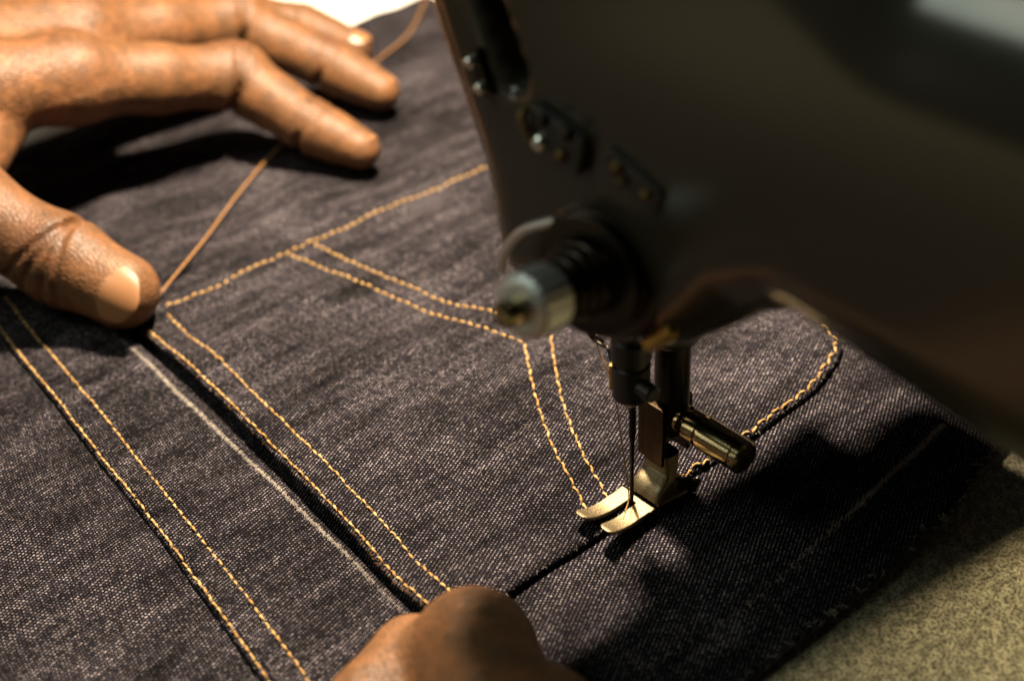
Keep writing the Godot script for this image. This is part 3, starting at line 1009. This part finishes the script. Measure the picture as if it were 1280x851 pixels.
# ---------------------------------------------------------------- the sewing machine
func build_machine() -> void:
	var g := thing("sewing_machine", "dark olive enamelled sewing machine, its blurred arm and head over the denim", "sewing machine")
	# arm, head and pillar: one casting
	var poly := PackedVector2Array([Vector2(-15, 64), Vector2(-39, 117), Vector2(-42, 128), Vector2(-24, 160), Vector2(-4, 170), Vector2(38, 170), Vector2(68, 152), Vector2(330, 152), Vector2(330, -3), Vector2(246, -3), Vector2(240, 75), Vector2(110, 76), Vector2(50, 84), Vector2(42, 80), Vector2(29, 68.5), Vector2(23, 64.5)])
	var cell := 2.0
	var lo := Vector3(-62, -7, -82)
	var nx := 199; var ny := 91; var nz := 55
	var f := PackedFloat32Array()
	f.resize(nx * ny * nz)
	var flat := PackedFloat32Array()
	flat.resize(nx * ny)
	for j in ny:
		for i in nx:
			var p := Vector2(lo.x + i * cell, lo.y + j * cell)
			var best := 1e9
			for q in poly.size():
				best = minf(best, p.distance_squared_to(Geometry2D.get_closest_point_to_segment(p, poly[q], poly[(q + 1) % poly.size()])))
			flat[j * nx + i] = sqrt(best) * (-1.0 if Geometry2D.is_point_in_polygon(p, poly) else 1.0)
	for k in nz:
		for j in ny:
			for i in nx:
				var r := lerpf(lerpf(8.0, 14.0, smoothstep(68.0, 90.0, lo.y + j * cell)), 24.5, smoothstep(90.0, 124.0, lo.y + j * cell) * smoothstep(-25.0, 30.0, lo.x + i * cell))
				var wz := absf(lo.z + k * cell + 28.0) - 50.0 + r  # rear depth, out of view, stretched to shade the cloth below
				var d := flat[j * nx + i] + r
				f[(k * ny + j) * nx + i] = sqrt(pow(maxf(d, 0.0), 2) + pow(maxf(wz, 0.0), 2)) + minf(maxf(d, wz), 0.0) - r
	# slot of the take-up lever
	for k in nz:
		for j in ny:
			for i in nx:
				var p := lo + Vector3(i, j, k) * cell
				if p.z < 4.0 or p.x > 6.0 or p.y < 100.0: continue
				var a := Vector2(-7.5, 109); var e := Vector2(-24, 143)
				var d := Vector2(p.x, p.y).distance_to(Geometry2D.get_closest_point_to_segment(Vector2(p.x, p.y), a, e)) - 2.6
				d = maxf(d, 10.0 - p.z)
				var at := (k * ny + j) * nx + i
				f[at] = maxf(f[at], -d)
	part("arm", nets(f, nx, ny, nz, lo, cell).mesh(), mat.enamel, g)
	var b := MB.new()
	# unseen lamp under the arm: a plate placed to cut its light, a glowing tile
	rbox(b, Vector3(148, 77.0, -75), Vector3(84, 2.0, 100), 0.5)
	rbox(b, Vector3(116.7, 60.3, -75), Vector3(1.6, 33, 100), 0.4, Basis(Vector3.UP, -0.15))
	part("unseen_light_blocker", b.mesh(30), mat.black, g)
	b = MB.new()
	rbox(b, Vector3(150, 75.2, -75), Vector3(6, 1.2, 6), 0.3)
	part("unseen_glow_tile", b.mesh(30), mat.lens, g)
	b = MB.new()
	# take-up lever
	b = MB.new()
	tube(b, smooth_path([Vector3(-20, 132, 8), Vector3(-19, 130, 20), Vector3(-18, 129, 28), Vector3(-17, 126, 31)], 1.0), 1.5, 1.2, 10)
	part("take_up_lever", b.mesh(60), mat.nickel, g)
	# face plate seam and screws
	# thread guides on the head
	b = MB.new()
	rbox(b, Vector3(4.5, 102.0, 23.2), Vector3(13, 7.5, 2.2), 0.7, Basis(Vector3(0, 0, 1), -0.2))
	var guide := part("thread_guide", b.mesh(30), mat.black, g)
	var guide_a := guide
	for s in [[1.4, 100.6, 1.55, "chrome"], [8.2, 104.6, 1.3, "dark_steel"], [6.8, 100.2, 1.2, "dull_brass"], [2.6, 105.2, 1.1, "dark_steel"]]:
		b = MB.new()
		lathe(b, Vector3(s[0], s[1], 24.2), Vector3(0.1, 0.25, 1), [[0.0, s[2]], [0.7, s[2]], [1.2, s[2] * 0.75], [1.5, s[2] * 0.3]], 20)
		part("screw", b.mesh(50), mat[s[3]], guide)
	b = MB.new()
	rbox(b, Vector3(-15.0, 107.5, 22.6), Vector3(3.6, 8.5, 2.0), 0.6, Basis(Vector3(0, 0, 1), 0.42))
	guide = part("thread_guide", b.mesh(30), mat.dark_steel, g)
	for s in [[-16.2, 109.4, 1.25], [-13.9, 105.2, 1.25]]:
		b = MB.new()
		lathe(b, Vector3(s[0], s[1], 23.4), Vector3(0, 0.25, 1), [[0.0, s[2]], [0.8, s[2]], [1.5, s[2] * 0.7], [1.8, s[2] * 0.2]], 20)
		part("screw", b.mesh(50), mat.chrome, guide)
	b = MB.new()
	tube(b, smooth_path([Vector3(-2.2, 105.4, 22), Vector3(-2.6, 104.6, 24.6), Vector3(-1.4, 102.6, 25.2), Vector3(0.2, 100.6, 25.0)], 0.4), 0.75, 0.6, 8)
	part("guide_wire", b.mesh(60), mat.dull_brass, guide_a)
	b = MB.new()
	rbox(b, Vector3(21.4, 100.6, 22.4), Vector3(12.5, 4.6, 1.6), 0.6, Basis(Vector3(0, 0, 1), -0.32))
	guide = part("thread_guide", b.mesh(30), mat.black, g)
	for s in [[18.6, 102.0, 1.2], [19.9, 100.0, 0.9], [25.2, 99.6, 1.1]]:
		b = MB.new()
		lathe(b, Vector3(s[0], s[1], 23.0), Vector3(0, 0.25, 1), [[0.0, s[2]], [0.8, s[2]], [1.3, s[2] * 0.7], [1.6, s[2] * 0.2]], 20)
		part("screw", b.mesh(50), mat.dull_brass, guide)
	# thread tension on the front of the head
	var o := Vector3(14, 80, 20)
	var ax := Vector3(2.2, 3.4, 25).normalized()
	b = MB.new()
	lathe(b, o, ax, [[-3, 13.5], [1.6, 13.5], [2.6, 12.6], [3.0, 11.5], [3.2, 4]], 48)
	var ten := part("thread_tension", b.mesh(35), mat.black, g)
	for t in [4.0, 6.2]:
		b = MB.new()
		lathe(b, o + ax * t, ax, [[0, 9.6], [0.25, 10.6], [0.7, 10.9], [1.0, 10.4], [0.9, 8.0], [0.7, 3]], 48)
		part("tension_disc", b.mesh(40), mat.dark_steel, ten)
	b = MB.new()
	var coil := []
	for i in 70:
		var u := i / 69.0
		var th := u * TAU * 3.6
		var fr := frame_of(ax)
		coil.append(o + ax * (8.0 + 8.0 * u) + (fr[1] * cos(th) + fr[2] * sin(th)) * lerpf(6.6, 4.2, u))
	tube(b, PackedVector3Array(coil), 0.75, 0.75, 8)
	part("tension_spring", b.mesh(60), mat.dark_steel, ten)
	b = MB.new()
	lathe(b, o, ax, [[15.4, 4.6], [15.8, 5.4, 1], [16.6, 5.8, 1], [22.4, 5.8, 1], [23.2, 5.2, 1], [23.5, 4.2], [23.4, 3.2]], 96, 24, 0.22)
	part("thumb_nut", b.mesh(35), mat.satin, ten)
	b = MB.new()
	lathe(b, o, ax, [[2, 2.5], [26.6, 2.5], [27.4, 1.9], [27.6, 1.0]], 28)
	part("tension_stud", b.mesh(40), mat.nickel, ten)
	b = MB.new()
	tube(b, smooth_path([Vector3(5.6, 87.4, 25), Vector3(-1.8, 82.8, 26), Vector3(-6.6, 76.5, 26.5), Vector3(-8.6, 71.5, 26)], 0.8), 0.95, 0.8, 10)
	part("check_spring", b.mesh(60), mat.satin, ten)
	# small bright bracket at the foot of the head
	b = MB.new()
	rbox(b, Vector3(27.0, 72.0, 21.5), Vector3(3.0, 8.5, 2.6), 0.9, Basis(Vector3(0, 0, 1), -0.75) * Basis(Vector3.UP, -0.7))
	part("bracket", b.mesh(30), mat.brass, g)
	# needle bar
	b = MB.new()
	lathe(b, Vector3(0, 50, -2), Vector3.UP, [[0, 5.6], [1, 6.4], [20, 6.4]], 32)
	part("bushing", b.mesh(35), mat.black, g)
	b = MB.new()
	lathe(b, Vector3(-0.5, 44, 0), Vector3.UP, [[0, 3.4], [22, 3.4]], 32)
	var bar := part("needle_bar", b.mesh(35), mat.dark_steel, g)
	b = MB.new()
	lathe(b, Vector3(-0.5, 0, 0), Vector3.UP, [[29.4, 1.1], [30.6, 2.2], [31.8, 3.4], [32.6, 3.9], [40.2, 4.0], [40.6, 3.4], [41.6, 3.4], [42.0, 4.2], [46.6, 4.2], [47.4, 3.5]], 40)
	lathe(b, Vector3(2.0, 36.5, 0.4), Vector3(1, 0, 0.1), [[0, 1.9], [4.4, 1.9], [4.8, 1.5]], 20)
	part("needle_clamp", b.mesh(35), mat.black, bar)
	b = MB.new()
	rbox(b, Vector3(-3.8, 36.4, 2.2), Vector3(1.1, 6.6, 1.6), 0.4, Basis(Vector3.UP, 0.6))  # brass strip standing in for the orange reflection along the clamp
	part("clamp_glint", b.mesh(30), mat.brass, bar)
	b = MB.new()
	lathe(b, Vector3(0, 0, 0), Vector3.UP, [[-3.0, 0.05], [-1.0, 0.34], [2.0, 0.46], [20.0, 0.48], [22.0, 0.78], [31.0, 0.78]], 16)
	part("needle", b.mesh(40), mat.dark_steel, bar)
	b = MB.new()
	var loop := []
	for i in 25:
		var th := PI * 0.15 + TAU * 0.86 * i / 24.0
		loop.append(Vector3(-9.6 + 2.4 * cos(th), 41.6 + 1.5 * sin(th), 0.4 + 0.8 * sin(th)))
	loop.append(Vector3(-6.0, 40.2, 0.6))
	loop.append(Vector3(-4.4, 36.0, 0.8))
	tube(b, smooth_path(loop, 0.4), 0.42, 0.42, 8)
	part("thread_ring", b.mesh(60), mat.dark_steel, bar)
	b = MB.new()
	rbox(b, Vector3(-3, 57, -38), Vector3(26, 20, 36), 2.5)  # unseen block behind the head, placed to darken cloth beside the foot
	part("unseen_shadow_block", b.mesh(35), mat.enamel, g)
	# presser bar and foot
	b = MB.new()
	lathe(b, Vector3(0, 41.5, -11.7), Vector3.UP, [[0, 5.4], [1, 6.0], [26, 6.0]], 36)
	part("bushing", b.mesh(35), mat.black, g)
	b = MB.new()
	lathe(b, Vector3(0.2, 17, -11.7), Vector3.UP, [[0, 3.3], [0.5, 3.8], [40, 3.8]], 36)
	var pb := part("presser_bar", b.mesh(35), mat.dark_steel, g)
	b = MB.new()
	# shank: two cheeks and a back that grip the bar
	rbox(b, Vector3(-3.7, 18.2, -11.6), Vector3(3.0, 16.6, 9.4), 0.5)
	rbox(b, Vector3(-0.2, 17.6, -7.55), Vector3(5.2, 15.8, 1.7), 0.4)
	rbox(b, Vector3(-0.4, 17.4, -15.9), Vector3(4.8, 15.4, 1.4), 0.4)
	part("shank", b.mesh(30), mat.shaded_steel, pb)
	b = MB.new()
	# the shank bends forward to the hinge
	var spine := smooth_path([Vector3(-0.4, 12, -9.8), Vector3(-0.2, 8.9, -9.4), Vector3(0.4, 6.7, -8.2), Vector3(0.9, 5.9, -6.2), Vector3(1.1, 5.2, -4.4), Vector3(1.2, 3.4, -3.4)], 0.8)
	var rings := []
	for i in spine.size():
		var t := (spine[mini(i + 1, spine.size() - 1)] - spine[maxi(i - 1, 0)]).normalized()
		var nrm := t.cross(Vector3.RIGHT).normalized()
		var u := float(i) / (spine.size() - 1)
		var hw := lerpf(3.5, 4.3, u)
		var ht := lerpf(2.6, 1.4, u)
		var ring := PackedVector3Array()
		for q in 28:
			var th := TAU * q / 28.0
			var cx := signf(cos(th)) * pow(absf(cos(th)), 0.5)
			var cy := signf(sin(th)) * pow(absf(sin(th)), 0.5)
			ring.append(spine[i] + Vector3.RIGHT * hw * cx + nrm * ht * cy)
		rings.append(ring)
	b.loft(rings)
	part("presser_foot", b.mesh(38), mat.steel, pb)
	b = MB.new()
	for side in [-1, 1]:
		var zt: float = 12.6 if side < 0 else 11.4
		var xi: float = -0.95 if side < 0 else 0.85
		var xo: float = 5.0 * side
		rings = []
		for i in 27:
			var u := i / 26.0
			var z := lerpf(-0.6, zt, u)
			var up := 2.5 * pow(maxf(0.0, (z - 4.0) / 8.5), 2.0)
			var tip := clampf((zt - z) / 1.5, 0.0, 1.0)
			var rr := sqrt(maxf(0.0, 1.0 - pow(1.0 - tip, 2.0)))
			var mid: float = (xi + xo) * 0.5 + 0.25 * side * pow(u, 2)
			var hw: float = absf(xo - xi) * 0.5 * (0.55 + 0.45 * rr) * (1.0 - 0.1 * u)
			var ht := 0.55 * (0.35 + 0.65 * rr)
			var ring := PackedVector3Array()
			var e := minf(0.22, ht * 0.6)
			for q in [[1, 1], [-1, 1], [-1, -1], [1, -1]]:
				var two := [Vector3(mid + q[0] * hw, 2.35 + up + q[1] * (ht - e), z), Vector3(mid + q[0] * (hw - e * 0.4), 2.35 + up + q[1] * (ht - e * 0.4), z), Vector3(mid + q[0] * (hw - e), 2.35 + up + q[1] * ht, z)]
				if q[0] * q[1] < 0: two.reverse()
				for c in two: ring.append(c)
			rings.append(ring)
		b.loft(rings)
	rbox(b, Vector3(0, 2.33, -1.45), Vector3(10.2, 1.1, 1.8), 0.2)
	rbox(b, Vector3(3.4, 2.5, -7.6), Vector3(4.4, 1.1, 8.6), 0.4, Basis(Vector3.UP, -0.12))
	part("sole", b.mesh(35), mat.steel, pb)
	b = MB.new()
	rbox(b, Vector3(5.9, 4.4, -11.6), Vector3(0.7, 4.6, 4.6), 0.3, Basis(Vector3(0, 0, 1), -0.35) * Basis(Vector3.UP, -0.7))
	part("finger_guard", b.mesh(30), mat.nickel, pb)
	# clamp screw with its turned head
	b = MB.new()
	lathe(b, Vector3(3.4, 21.4, -11.7), Vector3(1, -0.02, 0), [[0, 3.4], [0.8, 3.4], [0.9, 2.3], [2.0, 2.3], [2.1, 3.3], [2.6, 3.6], [5.6, 3.6], [5.8, 3.15], [6.4, 3.15], [6.6, 3.75], [15.2, 3.75], [15.5, 3.4], [15.7, 3.75], [17.2, 3.75], [17.7, 3.3], [17.6, 1.0], [17.0, 0.9]], 48)
	part("clamp_screw", b.mesh(30), mat.nickel, pb)


func build_threads_and_rest() -> void:
	var b := MB.new()
	tube(b, smooth_path([Vector3(-11.0, 62, 4), Vector3(-9.6, 41.6, 1.0), Vector3(-4.4, 33.0, 1.4), Vector3(-1.6, 16, 1.0), Vector3(-0.3, 5.0, 0.6), Vector3(0.9, 3.2, 2.6), Vector3(2.6, 2.9, 5.2)], 0.8), 0.15, 0.15, 8)
	var t := part("sewing_thread", b.mesh(180), mat.brown_thread, self)
	t.set_meta("label", "fine brown thread running down through the needle beside the presser foot")
	t.set_meta("category", "thread")
	b = MB.new()
	tube(b, smooth_path([Vector3(-139, 3.0, 40), Vector3(-144.5, 3.6, 33.5), Vector3(-161.5, 3.0, 8.5), Vector3(-178, 2.6, -14), Vector3(-192, 3, -37.1), Vector3(-210.3, 3, -73.7), Vector3(-220.5, 3, -98.3), Vector3(-230.8, 2.8, -120.8), Vector3(-249.5, 2.6, -143.2), Vector3(-272.7, 0.5, -165.2)], 0.7), 0.27, 0.27, 10, 0.5)
	var loose := part("loose_thread", b.mesh(180), mat.brown_thread, self)
	loose.set_meta("label", "thick loose brown thread running from the thumb under the fingers of the left hand")
	loose.set_meta("category", "thread")
	b = MB.new()
	rbox(b, Vector3(-400, -3.4, -60), Vector3(420, 1.0, 460), 0.3)
	var sheet := part("paper_sheet", b.mesh(30), mat.paper, self)
	sheet.set_meta("label", "plain white sheet lying on the table beyond the denim and the left hand")
	sheet.set_meta("category", "paper sheet")
	b = MB.new()
	rbox(b, Vector3(-60, -29.4, 0), Vector3(1100, 50, 800), 4.0)
	var table := part("table", b.mesh(30), mat.hammered, self)
	table.set_meta("kind", "structure")


func _ready() -> void:
	rng.seed = 20
	var cam := Camera3D.new()
	cam.name = "camera"
	cam.transform = Transform3D(Basis(Vector3(0.665472, -0.042341, -0.745221), Vector3(-0.416012, 0.807908, -0.417395), Vector3(0.619743, 0.587785, 0.520026)), Vector3(159.158, 213.536, 165.088) * MM)
	cam.fov = 26.93
	cam.near = 0.01
	cam.far = 20.0
	var lens := CameraAttributesPhysical.new()
	lens.frustum_focal_length = 50.0
	lens.frustum_focus_distance = 0.313
	lens.exposure_aperture = 8.5
	cam.attributes = lens
	add_child(cam)
	cam.current = true
	var we := WorldEnvironment.new()
	we.name = "environment"
	var e := Environment.new()
	e.background_mode = Environment.BG_COLOR
	e.background_color = Color(0.12, 0.12, 0.12)
	e.tonemap_mode = Environment.TONE_MAPPER_LINEAR
	e.tonemap_exposure = 1.0
	e.sdfgi_enabled = true
	e.ssao_enabled = true
	e.ssil_enabled = true
	we.environment = e
	add_child(we)
	# unseen warm lamp above the left hand, placed for the main light and shadows
	var key := SpotLight3D.new()
	key.name = "unseen_key_lamp"
	key.light_color = Color(1.0, 0.905, 0.785)
	key.light_energy = 0.50
	key.light_size = 0.018
	key.spot_angle = 65.0
	key.spot_angle_attenuation = 0.5
	key.spot_range = 4.0
	key.spot_attenuation = 2.0
	key.shadow_enabled = true
	key.look_at_from_position(Vector3(-127, 290, -72) * MM, Vector3(-90, 0, -10) * MM, Vector3.FORWARD)
	add_child(key)
	# unseen lamp under the arm, placed to light the table at the right
	var small := AreaLight3D.new()
	small.name = "unseen_table_lamp"
	small.light_color = Color(1.0, 0.91, 0.73)
	small.light_energy = 0.030
	small.area_size = Vector2(0.005, 0.005)
	small.area_range = 2.0
	small.shadow_enabled = true
	small.look_at_from_position(Vector3(150, 74, -75) * MM, Vector3(149, 0, -74) * MM, Vector3.FORWARD)
	add_child(small)
	# unseen pale light from above, placed for the sheen on the arm
	var overhead := AreaLight3D.new()
	overhead.name = "unseen_overhead_light"
	overhead.light_color = Color(0.94, 0.98, 0.90)
	overhead.light_energy = 0.09
	overhead.area_size = Vector2(0.17, 0.25)
	overhead.area_range = 4.0
	overhead.shadow_enabled = true
	overhead.look_at_from_position(Vector3(-195, 575, 345) * MM, Vector3(60, 0, 0) * MM, Vector3.FORWARD)
	add_child(overhead)
	# unseen soft light to the left of the person sewing, for streaks on metal
	var side := AreaLight3D.new()
	side.name = "unseen_side_light"
	side.light_color = Color(0.98, 0.97, 0.88)
	side.light_energy = 0.016
	side.area_size = Vector2(0.14, 0.14)
	side.area_range = 4.0
	side.shadow_enabled = true
	side.look_at_from_position(Vector3(-260, 150, 340) * MM, Vector3(10, 15, -10) * MM, Vector3.UP)
	add_child(side)
	make_materials()
	build_garment()
	build_machine()
	build_hands()
	build_threads_and_rest()
